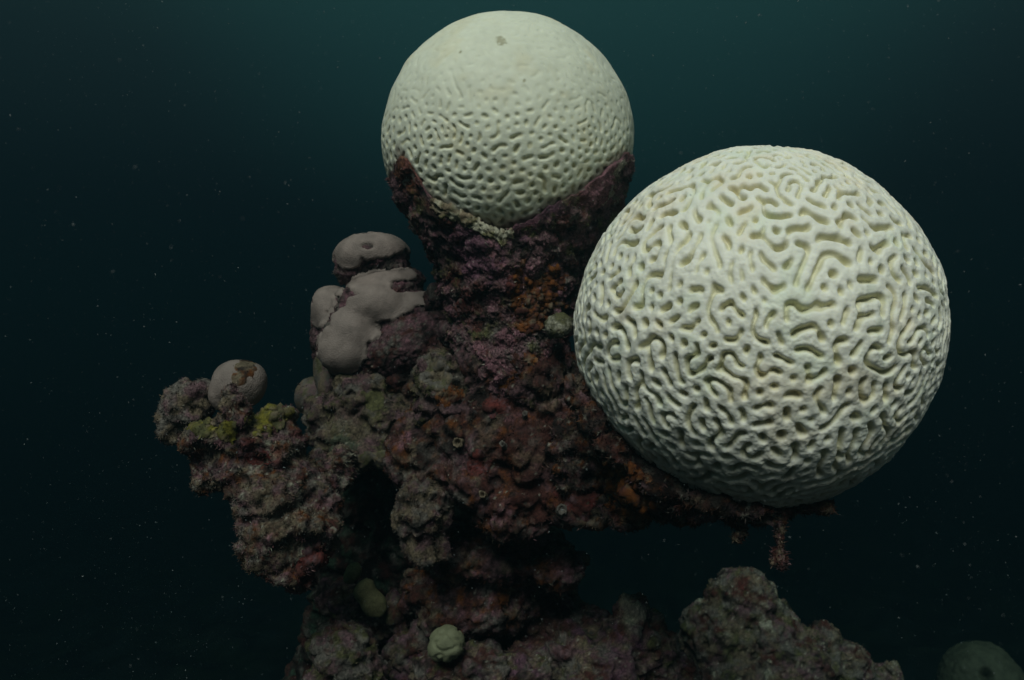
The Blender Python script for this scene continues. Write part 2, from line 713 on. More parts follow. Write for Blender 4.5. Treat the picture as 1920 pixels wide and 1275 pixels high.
def big_col(lx, lz, ly, u, D):
    c = np.tile(WHITE, (len(D), 1))
    c *= (1 + 0.06 * pnoise(D * 5, 21) + 0.06 * pnoise(D * 18, 22))[:, None]
    t = sstep(0.1, 0.7, pnoise(D * 3.5, 24) + 0.5 * pnoise(D * 11, 25))[:, None]
    c = c * (1 - t) + c * np.array([1.0, 0.95, 0.90]) * t
    t = sstep(0.1, 0.7, pnoise(D * 4.1, 26) + 0.5 * pnoise(D * 13, 27))[:, None]
    c = c * (1 - t) + c * np.array([0.955, 1.0, 0.97]) * t
    # brown algal film on the lowest part, spread wider to paint in shade falloff
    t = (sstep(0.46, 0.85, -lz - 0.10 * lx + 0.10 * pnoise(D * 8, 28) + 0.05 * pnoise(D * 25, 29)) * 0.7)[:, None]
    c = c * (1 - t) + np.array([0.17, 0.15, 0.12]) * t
    f = sstep(0.15, -0.65, u)[:, None]        # valley floors tinted a darker olive
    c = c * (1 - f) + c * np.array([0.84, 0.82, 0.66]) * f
    # a few scattered brown specks
    s = sstep(0.80, 0.95, pnoise(D * 22, 31))
    c = c * (1 - 0.35 * s[:, None]) + np.array([0.25, 0.2, 0.12]) * 0.35 * s[:, None]
    return np.clip(c, 0, 0.85)


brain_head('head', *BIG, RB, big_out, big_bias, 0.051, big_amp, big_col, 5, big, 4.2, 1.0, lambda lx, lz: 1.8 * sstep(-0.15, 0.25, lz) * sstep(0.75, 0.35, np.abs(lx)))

# the smaller one above on its dead stalk
UP = (952, 268, 1.30)
upper = thing('brain_coral', 'smaller bleached white brain coral dotted with short pits, on a dark tapering stalk', 'coral',
              at(960, 640, 1.32), 'bleached brain corals')
RU = 242 * S * 1.30 * 0.968
up_out = outline_fn([(0, 1.003), (20, 0.995), (40, 0.985), (65, 0.98), (90, 0.972), (110, 0.98), (134, 0.985), (155, 0.992), (180, 1.008), (195, 1.0),
                     (225, 0.98), (270, 0.95), (315, 0.98), (345, 1.0)])


def rim_curve():
    c = at(*UP)
    view = c / np.linalg.norm(c)
    right = np.cross(view, (0, 0, 1.0))
    right /= np.linalg.norm(right)
    up = np.cross(right, view)
    rim_px = [(717, 338), (735, 326), (750, 306), (766, 293), (778, 302), (795, 330), (808, 352), (830, 372), (870, 387), (905, 408), (935, 424),
              (965, 412), (1010, 386), (1050, 364), (1080, 346), (1110, 324), (1135, 305), (1160, 290), (1174, 294), (1186, 312)]
    az, lat = [], []
    for (x, y) in rim_px:
        dx, dz = (x - 952) / 243.0, -(y - 268) / 243.0
        m = math.hypot(dx, dz)
        if m > 0.985:
            dx, dz = dx / m * 0.985, dz / m * 0.985
        dy = -math.sqrt(max(0, 1 - dx * dx - dz * dz))
        p = dx * right + dz * up + dy * view
        az.append(math.degrees(math.atan2(p[0], -p[1])))
        lat.append(math.asin(p[2]))
    az, lat = np.array(az), np.array(lat)
    o = np.argsort(az)
    az, lat = az[o], lat[o]
    return np.concatenate([[-180], az, [180]]), np.concatenate([[-0.35], lat, [-0.35]])


RIM = rim_curve()


def up_bias(lx, lz, ly):
    L = np.stack([lx, ly, lz], 1)
    return 0.86 + 0.15 * pnoise(L * 5.0, 8) + 0.45 * pnoise(L * 14.0, 9) + 0.5 * pnoise(L * 27.0, 5)


def up_amp(lx, lz, ly):
    L = np.stack([lx, ly, lz], 1)
    a = 0.13 + 0.87 * sstep(0.60, -0.35, lz + 0.15 * np.abs(lx) + 0.12 * pnoise(L * 3, 6)) * (1 - 0.4 * sstep(0.6, 1.0, np.abs(lx)))
    return a * np.clip(0.8 + 0.6 * pnoise(L * 11.0, 15), 0.25, 1.4)


def up_col(lx, lz, ly, u, D):
    c = np.tile(WHITE * np.array([0.845, 0.885, 0.82]), (len(D), 1))
    c *= (1 + 0.06 * pnoise(D * 4, 41) + 0.06 * pnoise(D * 20, 42))[:, None]
    t = sstep(0.0, 0.7, pnoise(D * 3.5, 46) + 0.5 * pnoise(D * 11, 47))[:, None]
    c = c * (1 - t) + c * np.array([0.98, 0.94, 0.88]) * t
    f = (sstep(0.0, -0.8, u) * sstep(0.5, -0.1, lz))[:, None]        # pit floors tinted a darker tan
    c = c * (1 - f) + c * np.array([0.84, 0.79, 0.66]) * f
    # brown algae creeping over the lower edge
    t = -lz + 0.10 * pnoise(D * 9, 43) + 0.05 * pnoise(D * 30, 44) - 0.12 * np.abs(lx + 0.15)
    w = sstep(0.40, 0.66, t) * 0.75
    c = c * (1 - w[:, None]) + np.array([0.20, 0.16, 0.115]) * w[:, None]
    # the dying margin just above the dead stalk
    g = np.arcsin(np.clip(D[:, 2], -1, 1)) - np.interp(np.degrees(np.arctan2(D[:, 0], -D[:, 1])), *RIM)
    w = (1 - sstep(0.0, 0.13, g + 0.05 * pnoise(D * 9, 48) + 0.04 * pnoise(D * 30, 49)))[:, None] * 0.8
    c = c * (1 - w) + np.array([0.13, 0.09, 0.075]) * w
    # two small brown scars near the top
    for (dx, dz, r) in ((-0.045, 0.70, 0.035), (0.115, 0.42, 0.013), (-0.33, 0.62, 0.012)):
        d = np.sqrt((lx - dx) ** 2 + (lz - dz) ** 2) / r + 0.6 * pnoise(D * 40, 45)
        k = (1 - sstep(0.6, 1.3, d)) * (ly < 0) * 0.6
        c = c * (1 - k[:, None]) + np.array([0.22, 0.19, 0.08]) * k[:, None]
    return np.clip(c, 0, 0.85)


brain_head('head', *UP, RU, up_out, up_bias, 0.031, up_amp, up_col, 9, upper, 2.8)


def stalk():
    c = at(*UP)
    view = c / np.linalg.norm(c)
    right = np.cross(view, (0, 0, 1.0))
    right /= np.linalg.norm(right)
    up = np.cross(right, view)
    az, lat = RIM
    nt, nr = 560, 230
    th = np.linspace(-180, 180, nt, endpoint=False)
    L = np.interp(th, az, lat)
    L = L + 0.030 * pnoise(np.stack([np.cos(np.radians(th)) * 6, np.sin(np.radians(th)) * 6, th * 0], 1), 3) \
        + 0.022 * pnoise(np.stack([np.cos(np.radians(th)) * 22, np.sin(np.radians(th)) * 22, th * 0], 1), 5)
    sc = S * 1.30
    # profile of the stalk: (photo row, radius px)
    prof = np.array([(300, 238), (325, 232), (350, 222), (375, 212), (400, 195), (430, 174), (480, 148), (530, 132), (590, 112), (640, 104), (690, 98), (730, 80), (760, 50)], float)
    zrow = -(prof[:, 0] - 637.5) * sc
    zr = zrow[::-1]
    pr = (prof[:, 1] * sc)[::-1]
    zb = -(750 - 637.5) * sc
    V = np.zeros((nt, nr, 3))
    for i in range(nt):
        zt = c[2] + RU * math.sin(L[i]) * 0.985
        t = np.linspace(0, 1, nr) ** 1.0
        z = zt + (zb - zt) * t
        rp = np.interp(z, zr, pr)
        sl = np.clip((z - c[2]) / (RU * 0.985), -1, 1)
        rs = RU * np.sqrt(1 - sl ** 2) * 0.995
        rs = np.where(z < c[2] - 0.72 * RU, 0, rs)
        # undercut just below the live edge in front-left
        r = np.maximum(rp, rs)
        r[:1] = rs[:1] * 0.975
        r = r + 0.0012 * (1 - np.exp(-t * 30)) * np.exp(-t * 3)
        a = math.radians(th[i])
        shift = np.interp(z, [zb, c[2]], [at(965, 0, 1.30)[0], c[0]])
        V[i, :, 0] = shift + r * math.sin(a)
        V[i, :, 1] = 1.30 - r * math.cos(a)
        V[i, :, 2] = z
    V = V.reshape(-1, 3)
    I = np.arange(nt * nr).reshape(nt, nr)
    J = np.roll(I, -1, axis=0)
    Q = np.stack([I[:, :-1], I[:, 1:], J[:, 1:], J[:, :-1]], -1).reshape(-1, 4)
    N = quad_normals(V, Q)
    rowt = np.tile(np.linspace(0, 1, nr), nt)
    damp = sstep(0.0, 0.10, rowt)
    cen = np.stack([np.full(len(V), c[0]), np.full(len(V), 1.30), V[:, 2]], 1)
    if ((V - cen) * N).sum() < 0:
        N = -N
        Q = Q[:, ::-1]
    for k, (wl, amp, kind) in enumerate([(0.09, 0.012, 'n'), (0.035, 0.008, 'billow'), (0.016, 0.005, 'n'), (0.020, 0.006, 'pit'), (0.008, 0.0026, 'billow'), (0.0042, 0.0012, 'n')]):
        n = pnoise(V / wl, 70 + k * 5)
        if kind == 'billow':
            n = np.abs(n) * 2 - 0.3
        elif kind == 'pit':
            n = -np.clip(n - 0.15, 0, 1) * 2.2
        V = V + N * (amp * n * (0.08 + 0.92 * damp))[:, None]
        N = quad_normals(V, Q)
    col = mottle(V, [('mauve', 0.10), ('maroon', 0.02), ('dark', -0.02), ('pink', -0.02), ('olive', -0.2), ('grey', -0.3)], 77, 0.035)
    Yf = 1.14
    col = patches(V, col, [(760, 330, 1.18, 48, 'rust', 0.45), (1130, 340, 1.17, 60, 'pink', 0.75), (1160, 315, 1.2, 18, 'pale', 0.7), (1000, 400, 1.12, 70, 'purple', 0.6),
                           (870, 480, 1.16, 65, 'purple', 0.7), (985, 530, 1.18, 45, 'pink', 0.5), (855, 580, 1.2, 45, 'maroon', 0.8)], 90)
    col = grain(col, 79, 0.25, 0.012) * 0.75
    fv, ft, fc = flakes(V, N, col, 30000, 0.002, 0.0065, 0.0009, 80)
    VV = np.concatenate([V, fv])
    CC = np.concatenate([col, fc])
    org = np.array(upper.location)
    me = make_mesh('dead_stalk', VV - org, [Q, ft + len(V)], [M_ROCK], CC)
    o = bpy.data.objects.new('dead_stalk', me)
    COL.objects.link(o)
    o.parent = upper
    q = proj(V)
    rim = np.where((V[:, 1] < 1.3), np.abs(rowt - 0.03) / 0.035 + sstep(0, 12, 812 - q[:, 0]) * 2 + sstep(0, 12, q[:, 0] - 958) * 2, 9.0) + 0.55 * pnoise(V / 0.014, 91) + 0.3 * pnoise(V / 0.006, 92)
    crust('crusty_edge', V, Q, N, None, 'pale', 300, o, 0.004, 0.004, 0.006, 500, None, [('tan', 0.2), ('pale', -0.1), ('olive', 0)], m=rim, bright=0.85)
    crust('orange_sponge', V, Q, N, [(1010, 560, 55, 55), (990, 585, 40, 40), (1030, 520, 30, 30)], 'rust', 301, o, 0.003, 0.004, pal=[('rust', 0.12), ('maroon', 0.05), ('tan', -0.05), ('orange', 0.05)])
    crust('red_sponge', V, Q, N, [(965, 540, 24, 24), (875, 575, 22, 22)], 'red', 302, o, 0.002, 0.003, pal=[('red', 0.12), ('maroon', 0.08), ('mauve', -0.05)])


stalk()

# dead base under the large coral, reaching back to the column
PAL_BASE = [('dark', 0.10), ('maroon', 0.0), ('grey', -0.12), ('rust', -0.10), ('mauve', -0.10), ('tan', -0.25)]
o, V, Q, N = rock('dead_base', [
    (1125, 760, 1.16, 48, 60, 60, 35), (1165, 840, 1.15, 55, 60, 60, 40), (1210, 905, 1.13, 80, 55, 70, 30), (1290, 935, 1.10, 90, 40, 80, 10),
    (1385, 945, 1.06, 85, 34, 80, 5), (1470, 940, 1.06, 70, 24, 70, -4), (1300, 950, 1.02, 70, 28, 50, 8), (1395, 962, 0.99, 60, 26, 45), (1480, 950, 0.98, 50, 18, 40, -12), (1225, 915, 1.04, 50, 40, 40, 30), (1330, 943, 0.975, 60, 20, 30, 8), (1425, 957, 0.955, 60, 16, 26), (1520, 953, 0.965, 50, 13, 26, -8), (1270, 915, 1.0, 45, 24, 30, 25), (1088, 735, 1.05, 20, 36, 26, 25), (1118, 788, 1.035, 26, 38, 28, 35), (1160, 845, 1.02, 34, 34, 30, 40), (1212, 893, 1.005, 42, 30, 30, 35), (1290, 938, 0.985, 45, 22, 28, 10), (1180, 955, 1.14, 55, 32, 55), (1260, 950, 1.1, 40, 22, 40), (1330, 965, 1.07, 45, 20, 40), (1100, 850, 1.2, 80, 80, 60)],
    PAL_BASE, 120, big, nflake=30000, fl=(0.003, 0.008), pale=0.02, smooth_it=4, wl=0.022,
    plist=[(1090, 730, 1.0, 30, 'rust', 0.6), (1085, 712, 1.02, 14, 'pale', 0.5), (1180, 870, 0.98, 30, 'grey', 0.5), (1240, 920, 0.97, 40, 'dark', 0.7), (1350, 950, 0.95, 60, 'dark', 0.6)])
crust('orange_sponge', V, Q, N, [(1165, 905, 48, 48), (1190, 945, 38, 38), (1110, 745, 26, 26)], 'orange', 303, o, 0.003, 0.006, 0.01, 700, pal=[('rust', 0.12), ('maroon', 0.05), ('tan', -0.05), ('orange', 0.05)])

# hanging tufts of algae under the large coral
M_ALGA = rock_mat('algae_turf', 0.3, 300, 0.9, 0.4)


def tuft(label, ells, pal, seed, nfl):
    V, Q = union(ells, 0.002, 2)
    V = roughen(V, Q, [(0.02, 0.005, 'n'), (0.008, 0.005, 'pit'), (0.005, 0.002, 'billow')], seed)
    N = quad_normals(V, Q)
    col = grain(mottle(V, pal, seed, 0.012), seed, 0.3, 0.01) * 0.7
    fv, ft, fc = flakes(V, N, col, nfl, 0.002, 0.007, 0.0008, seed + 1)
    org = V[np.argmax(V[:, 2])]
    me = make_mesh('hanging_algae', np.concatenate([V, fv]) - org, [Q, ft + len(V)], [M_ALGA], np.concatenate([col, fc]))
    o = bpy.data.objects.new('hanging_algae', me)
    COL.objects.link(o)
    o.location = Vector(org)
    tag(o, label, 'algae', group='algae tufts hanging under the large coral')


tuft('longer ragged dark red algae tuft dangling under the large white coral',
     [(1466, 960, 0.96, 7, 18, 7), (1462, 985, 0.96, 8, 20, 8, 10), (1460, 1012, 0.96, 11, 20, 10), (1457, 1038, 0.96, 15, 18, 12, -15), (1466, 1055, 0.96, 12, 14, 10, 20), (1450, 1052, 0.96, 9, 10, 8)],
     [('maroon', 0.1), ('mauve', 0.05), ('dark', 0.0), ('tan', -0.1)], 130, 1300)
tuft('short stubby brown algae tuft under the large white coral', [(1388, 985, 0.98, 12, 14, 10), (1384, 1005, 0.98, 8, 12, 8, 15), (1396, 1003, 0.98, 6, 10, 6, -20)],
     [('dark', 0.1), ('tan', 0.0), ('maroon', 0.0)], 140, 500)

# ------------------------------------------------------------------ the pinnacle column
PAL_COL = [('maroon', 0.07), ('dark', 0.09), ('mauve', -0.02), ('rust', 0.0), ('tan', -0.12), ('grey', -0.14), ('pink', -0.22)]
col_t = thing('coral_rock', 'tall dark maroon rock column carrying both white brain corals', 'rock', at(930, 1150, 1.42), 'coral rocks')
o, V, Q, N = rock('rock_body', [
    (770, 715, 1.44, 70, 60, 50), (855, 700, 1.40, 70, 70, 50), (960, 640, 1.32, 110, 70, 95), (965, 720, 1.32, 130, 100, 110), (920, 810, 1.31, 165, 115, 115), (1040, 870, 1.28, 140, 105, 105),
    (815, 850, 1.31, 95, 85, 90), (1095, 800, 1.29, 95, 110, 90), (960, 955, 1.24, 72, 62, 62), (1075, 930, 1.23, 90, 55, 70),
    (935, 1040, 1.40, 150, 60, 100), (1035, 1055, 1.36, 75, 45, 60), (880, 1110, 1.45, 130, 80, 120), (1000, 700, 1.24, 60, 60, 40),
    (905, 690, 1.26, 45, 60, 45), (1030, 640, 1.25, 35, 60, 35), (880, 900, 1.24, 60, 60, 50), (990, 860, 1.22, 60, 55, 45), (1045, 800, 1.22, 50, 50, 40)],
    PAL_COL, 150, col_t, nflake=42000, wl=0.04,
    plist=[(1000, 850, 1.18, 120, 'maroon', 0.5), (800, 860, 1.2, 55, 'grey', 0.4), (1130, 880, 1.15, 40, 'olive', 0.5)])
VC, QC, NC, OC = V, Q, N, o
crust('orange_sponge', V, Q, N, [(985, 620, 45, 45), (950, 700, 30, 30), (1000, 655, 25, 25)], 'rust', 304, o, 0.003, 0.004, pal=[('rust', 0.12), ('maroon', 0.05), ('tan', -0.05), ('orange', 0.05)])
crust('red_sponge', V, Q, N, [(1090, 930, 42, 42), (930, 760, 28, 28), (900, 870, 25, 25)], 'red', 305, o, 0.002, 0.003, pal=[('red', 0.12), ('maroon', 0.08), ('mauve', -0.05)])
rock('tan_block', [(800, 945, 1.25, 58, 62, 55), (815, 905, 1.27, 42, 40, 40), (800, 1015, 1.27, 42, 45, 42), (770, 960, 1.26, 35, 50, 40)],
     [('tan', 0.15), ('mauve', 0.0), ('grey', 0.05), ('maroon', -0.15), ('dark', -0.3)], 160, col_t, nflake=5000,
     plist=[(805, 1045, 1.2, 38, 'maroon', 0.8)])

# boulder and lump beside the column
t = thing('coral_rock', 'rounded grey-green knob beside the column under the lobed coral', 'rock', at(825, 790, 1.27), 'coral rocks')
o, V, Q, N = rock('rock_body', [(822, 715, 1.27, 55, 55, 55), (850, 745, 1.27, 50, 45, 50), (810, 765, 1.28, 40, 40, 45)],
                  [('grey', 0.12), ('olive', 0.02), ('mauve', 0.0), ('dark', -0.2), ('tan', -0.05)], 170, t, nflake=5000,
                  plist=[(800, 770, 1.22, 45, 'mauve', 0.7), (800, 695, 1.22, 30, 'olive', 0.4)])
crust('orange_sponge', V, Q, N, [(842, 738, 26, 26)], 'rust', 306, o, 0.0015, 0.002, pal=[('rust', 0.12), ('maroon', 0.05), ('tan', -0.05), ('orange', 0.05)])
crust('living_tissue', V, Q, N, [(822, 703, 36, 36)], 'pale', 307, o, 0.0025, 0.001, 0.012, 0, M_LOBE, [('grey', 0.2), ('olive', 0.1), ('tan', 0.1)], 0.35)
t = thing('coral_rock', 'small mauve lump wedged above the grey-green knob', 'rock', at(860, 650, 1.33), 'coral rocks')
rock('rock_body', [(855, 625, 1.32, 32, 30, 32), (880, 645, 1.32, 35, 30, 35), (830, 560, 1.40, 30, 22, 30)],
     [('mauve', 0.1), ('grey', 0.0), ('maroon', 0.0), ('dark', -0.1)], 180, t, nflake=2500)
# little round coral at the column's right
t = thing('small_coral', 'small round yellowish-green coral tucked between the column and the large coral', 'coral', at(1045, 640, 1.22))
rock('head', [(1048, 612, 1.19, 27, 24, 26)], [('olive', 0.3), ('pale', 0.0), ('tan', 0.0)], 185, t, voxel=0.0025, octs=[(0.03, 0.003, 'n'), (0.006, 0.0014, 'billow')], nflake=200, mat=M_LOBE)

# worm tubes and little sea squirts on the column
colV, colQ, colN, colO = VC, QC, NC, OC


def front_point(V, N, px, py):
    q = proj(V)
    d = np.hypot(q[:, 0] - px, q[:, 1] - py)
    near = np.nonzero(d < 9)[0]
    k = near[np.argmin(V[near, 1])]
    return V[k], N[k]


def worm_tube(px, py, V, N, o, r, h, seed, name='worm_tube', cn='tan'):
    p, n = front_point(V, N, px, py)
    n = n * 0.6 + np.array([0, -0.6, 0.4])
    n /= np.linalg.norm(n)
    rg = np.random.default_rng(seed)
    t = np.cross(n, (0.3, 0.2, 1.0))
    t /= np.linalg.norm(t)
    b = np.cross(n, t)
    prof = [(r * 1.25, -0.004), (r * 1.1, h * 0.3), (r * 0.95, h * 0.7), (r * 1.12, h), (r * 0.80, h * 1.0), (r * 0.65, h * 0.5), (r * 0.1, h * 0.35)]
    k = 14
    VV = []
    for (rr, z) in prof:
        for a in np.linspace(0, 2 * np.pi, k, endpoint=False):
            w = rr * (1 + rg.normal(0, 0.14))
            VV.append(p + n * z + t * w * math.cos(a) + b * w * math.sin(a))
    VV = np.array(VV)
    I = np.arange(len(prof) * k).reshape(len(prof), k)
    J = np.roll(I, -1, axis=1)
    Q = np.stack([I[:-1], J[:-1], J[1:], I[1:]], -1).reshape(-1, 4)
    base = o.parent
    cc = grain(np.tile(np.array(C[cn]), (len(VV), 1)), seed, 0.25, 0) * 0.6
    me = make_mesh(name, VV - np.array(base.location), [Q], [M_CRUST], cc)
    w = bpy.data.objects.new(name, me)
    COL.objects.link(w)
    w.parent = o


for k, (px, py, r, h, nm, cn) in enumerate([(1052, 804, 0.0060, 0.012, 'sea_squirt', 'tan'), (1048, 952, 0.0075, 0.007, 'sea_squirt', 'grey'), (856, 834, 0.007, 0.012, 'worm_tube', 'tan'),
                                            (985, 775, 0.004, 0.014, 'worm_tube', 'grey'), (900, 925, 0.005, 0.014, 'worm_tube', 'tan'), (940, 840, 0.004, 0.012, 'worm_tube', 'grey')]):
    worm_tube(px, py, colV, colN, colO, r, h, 500 + k, nm, cn)

# ------------------------------------------------------------------ lobed coral
lobe = thing('lobe_coral', 'stacked pale lobed coral with dead mauve patches, left of the column', 'coral', at(690, 860, 1.42))
PAL_DEAD = [('mauve', 0.15), ('maroon', -0.05), ('dark', -0.15), ('pink', -0.15), ('grey', -0.05)]
SKIN = np.array([0.205, 0.160, 0.140])
DEAD_OCT = [(0.06, 0.004, 'n'), (0.014, 0.003, 'billow'), (0.006, 0.0024, 'billow'), (0.004, 0.0008, 'n')]
o, V, Q, N = rock('dead_skeleton', [
    (698, 480, 1.45, 70, 40, 58, -4), (668, 508, 1.45, 40, 30, 42), (735, 500, 1.45, 34, 28, 42), (695, 530, 1.46, 45, 34, 45),
    (735, 540, 1.45, 58, 34, 54), (770, 525, 1.45, 28, 20, 34), (700, 575, 1.43, 75, 48, 62), (780, 580, 1.44, 62, 32, 54),
    (655, 625, 1.41, 56, 52, 54), (645, 652, 1.40, 48, 44, 46), (770, 640, 1.43, 80, 66, 66), (725, 660, 1.43, 72, 55, 60), (805, 610, 1.44, 50, 55, 50),
    (615, 575, 1.46, 26, 36, 36), (604, 630, 1.48, 20, 60, 34), (630, 600, 1.46, 34, 60, 40), (840, 585, 1.42, 36, 32, 38), (690, 690, 1.44, 70, 40, 55)],
    PAL_DEAD, 200, lobe, octs=DEAD_OCT, nflake=6000, fl=(0.002, 0.005), smooth_it=12, voxel=0.003, bright=0.55)
Vs, Qs = V, Q


def tissue(name, spots, seed, parent, V, Q, thick=0.007, edge=0.24, skin=SKIN, dents=(), ymax=None, sm=25):
    Vsm = quad_smooth(V, Q, sm)
    N = quad_normals(Vsm, Q)
    m = spot_mask(Vsm, N, spots, edge, seed, 0.3, ymax)
    m = m + 0.9 * sstep(0.78, 0.9, pnoise(Vsm / 0.017, seed + 4))        # little bite scars
    q = Q[(m[Q] < 1.0).all(axis=1)]
    lab = components(q, len(V))
    ids, cn = np.unique(lab[q[:, 0]], return_counts=True)
    q = q[lab[q[:, 0]] == ids[np.argmax(cn)]]
    used, inv = np.unique(q, return_inverse=True)
    q = inv.reshape(-1, 4)
    v, n, mm = Vsm[used], N[used], m[used]
    h = 1 - sstep(0.80, 1.0, mm)
    off = -0.0015 + h * thick + 0.0008 * pnoise(v / 0.02, seed + 6)
    pq = proj(v)
    for (px, py, rx, ry, dp) in dents:
        off = off - dp * (1 - sstep(0.4, 1.1, np.hypot((pq[:, 0] - px) / rx, (pq[:, 1] - py) / ry)))
    v = v + n * off[:, None]
    col = np.tile(skin, (len(v), 1)) * (1 + 0.10 * pnoise(v / 0.05, seed + 7) + 0.10 * pnoise(v / 0.008, seed + 8))[:, None]
    base = parent
    while base.parent is not None:
        base = base.parent
    me = make_mesh(name, v - np.array(base.location), [q], [M_LOBE], np.clip(col, 0.01, 0.8))
    ob = bpy.data.objects.new(name, me)
    COL.objects.link(ob)
    ob.parent = parent


tissue('living_lobe', [(700, 462, 72, 26), (655, 478, 30, 28)], 210, lobe, V, Q, dents=[(690, 463, 14, 6, 0.008)])
tissue('living_lobe', [(642, 650, 52, 52), (645, 680, 36, 26), (668, 610, 54, 42), (705, 575, 60, 36), (692, 535, 44, 28), (738, 515, 50, 15), (775, 562, 50, 16), (735, 572, 50, 22)],
       220, lobe, V, Q, ymax=1.45)
tissue('living_lobe', [(612, 565, 22, 26), (600, 590, 18, 30), (630, 545, 18, 14)], 230, lobe, V, Q)
# lower pillar and rubble base of the lobed coral
rock('lower_lobe', [(612, 690, 1.48, 24, 50, 36), (632, 725, 1.46, 34, 36, 38), (588, 745, 1.52, 34, 38, 40)], [('tan', 0.1), ('grey', 0.1), ('olive', -0.1), ('mauve', -0.1)], 240, lobe,
     octs=[(0.05, 0.003, 'n'), (0.006, 0.0008, 'billow')], nflake=500, mat=M_LOBE, grain_amt=0.12, pale=0, smooth_it=10)
o, V, Q, N = rock('rubble_base', [(690, 750, 1.42, 78, 60, 65), (660, 815, 1.40, 75, 45, 60), (730, 800, 1.38, 60, 60, 55), (620, 790, 1.44, 50, 50, 50), (700, 850, 1.36, 70, 28, 50)],
     [('mauve', 0.1), ('tan', 0.0), ('grey', 0.0), ('olive', 0.0), ('dark', -0.1)], 250, lobe, nflake=6000,
     plist=[(640, 810, 1.34, 70, 'tan', 0.5), (640, 850, 1.33, 40, 'green', 0.6)])
crust('pale_crust', V, Q, N, [(690, 862, 17, 17), (665, 860, 15, 15), (718, 858, 15, 15), (745, 830, 16, 16), (757, 808, 15, 15)], 'pale', 308, o, 0.002, 0.002, 0.01, 100, None, [('tan', 0.2), ('grey', 0.1), ('olive', 0.0)], 0.25)
for (px, py, r) in ((702, 752, 22),):
    crust('olive_disc', V, Q, N, [(px, py, r, r)], 'olive', 309, o, 0.003, 0.001, 0.02, 0, None, None, 0.08)

# ------------------------------------------------------------------ left outcrop
PAL_LEFT = [('mauve', 0.0), ('maroon', 0.03), ('tan', 0.06), ('grey', 0.02), ('dark', 0.0), ('pink', -0.25), ('rust', -0.2), ('pale', -0.3)]
left = thing('coral_rock', 'craggy rock arm with yellow and red growths, leaning out at the lower left', 'rock', at(560, 1080, 1.24), 'coral rocks')
o, V, Q, N = rock('rock_body', [
    (450, 825, 1.21, 95, 42, 65), (530, 840, 1.21, 48, 48, 60), (372, 825, 1.22, 30, 32, 35), (433, 762, 1.17, 28, 58, 28, 4), (440, 790, 1.18, 40, 30, 34), (450, 885, 1.21, 72, 55, 60), (400, 880, 1.23, 40, 50, 45),
    (500, 925, 1.20, 85, 60, 65), (535, 990, 1.20, 90, 70, 60), (530, 1050, 1.20, 68, 48, 50), (598, 955, 1.22, 44, 58, 45), (560, 900, 1.22, 60, 55, 55), (480, 1020, 1.20, 36, 50, 40),
    (590, 1020, 1.21, 45, 55, 45), (620, 880, 1.30, 60, 45, 60), (560, 1085, 1.22, 38, 26, 35), (520, 785, 1.23, 36, 22, 36)],
    PAL_LEFT, 260, left, nflake=30000, pale=0.02, bright=0.66, wl=0.024,
    plist=[(590, 1060, 1.14, 46, 'red', 0.45), (475, 850, 1.14, 50, 'red', 0.4), (530, 860, 1.14, 35, 'red', 0.35), (520, 985, 1.12, 60, 'tan', 0.6), (505, 1030, 1.13, 30, 'dark', 0.8),
           (470, 935, 1.13, 40, 'tan', 0.5), (470, 1055, 1.14, 26, 'rust', 0.6)])
crust('yellow_sponge', V, Q, N, [(508, 778, 34, 34), (535, 775, 18, 18), (480, 795, 22, 22), (425, 810, 22, 22), (375, 800, 26, 26), (398, 812, 20, 20)], 'yellow', 310, o, 0.004, 0.005, 0.012, 500,
      None, [('yellow', 0.1), ('olive', 0.12), ('tan', -0.1)])
crust('red_sponge', V, Q, N, [(590, 1058, 34, 34), (570, 1085, 20, 20), (600, 1030, 18, 18)], 'red', 311, o, 0.002, 0.003, pal=[('red', 0.12), ('maroon', 0.08), ('mauve', -0.05)])
crust('red_sponge', V, Q, N, [(460, 842, 26, 26), (485, 850, 22, 22)], 'red', 312, o, 0.002, 0.003, pal=[('red', 0.12), ('maroon', 0.08), ('mauve', -0.05)])
rock('side_knob', [(352, 765, 1.25, 42, 44, 45), (318, 808, 1.26, 26, 24, 28), (385, 745, 1.25, 26, 24, 30), (330, 785, 1.26, 30, 28, 30)],
     [('grey', 0.15), ('mauve', 0.0), ('tan', 0.0), ('dark', -0.15)], 270, left, nflake=3500, bright=0.8)
# bulb coral on top
bulb = thing('lobe_coral', 'small smooth pale domed coral with a brown scar, on top of the left rock arm', 'coral', at(450, 770, 1.26))
V, Q = union([(447, 722, 1.25, 52, 48, 50), (470, 715, 1.25, 30, 36, 36), (425, 735, 1.25, 32, 40, 40)], 0.003, 14)
N = quad_normals(V, Q)
V = V + N * (0.002 * pnoise(V / 0.03, 5) + 0.0006 * pnoise(V / 0.006, 6))[:, None]
colr = np.tile(SKIN * 0.95, (len(V), 1)) * (1 + 0.10 * pnoise(V / 0.03, 9))[:, None]
o = bpy.data.objects.new('living_dome', make_mesh('living_dome', V - np.array(bulb.location), [Q], [M_LOBE], colr))
COL.objects.link(o)
o.parent = bulb
crust('brown_scar', V, Q, N, [(455, 700, 22, 22), (462, 685, 20, 20), (448, 708, 20, 20)], 'rust', 313, o, 0.0012, 0.001, 0.01, 40, None, [('rust', 0), ('tan', 0.1), ('dark', 0)], 0.4)

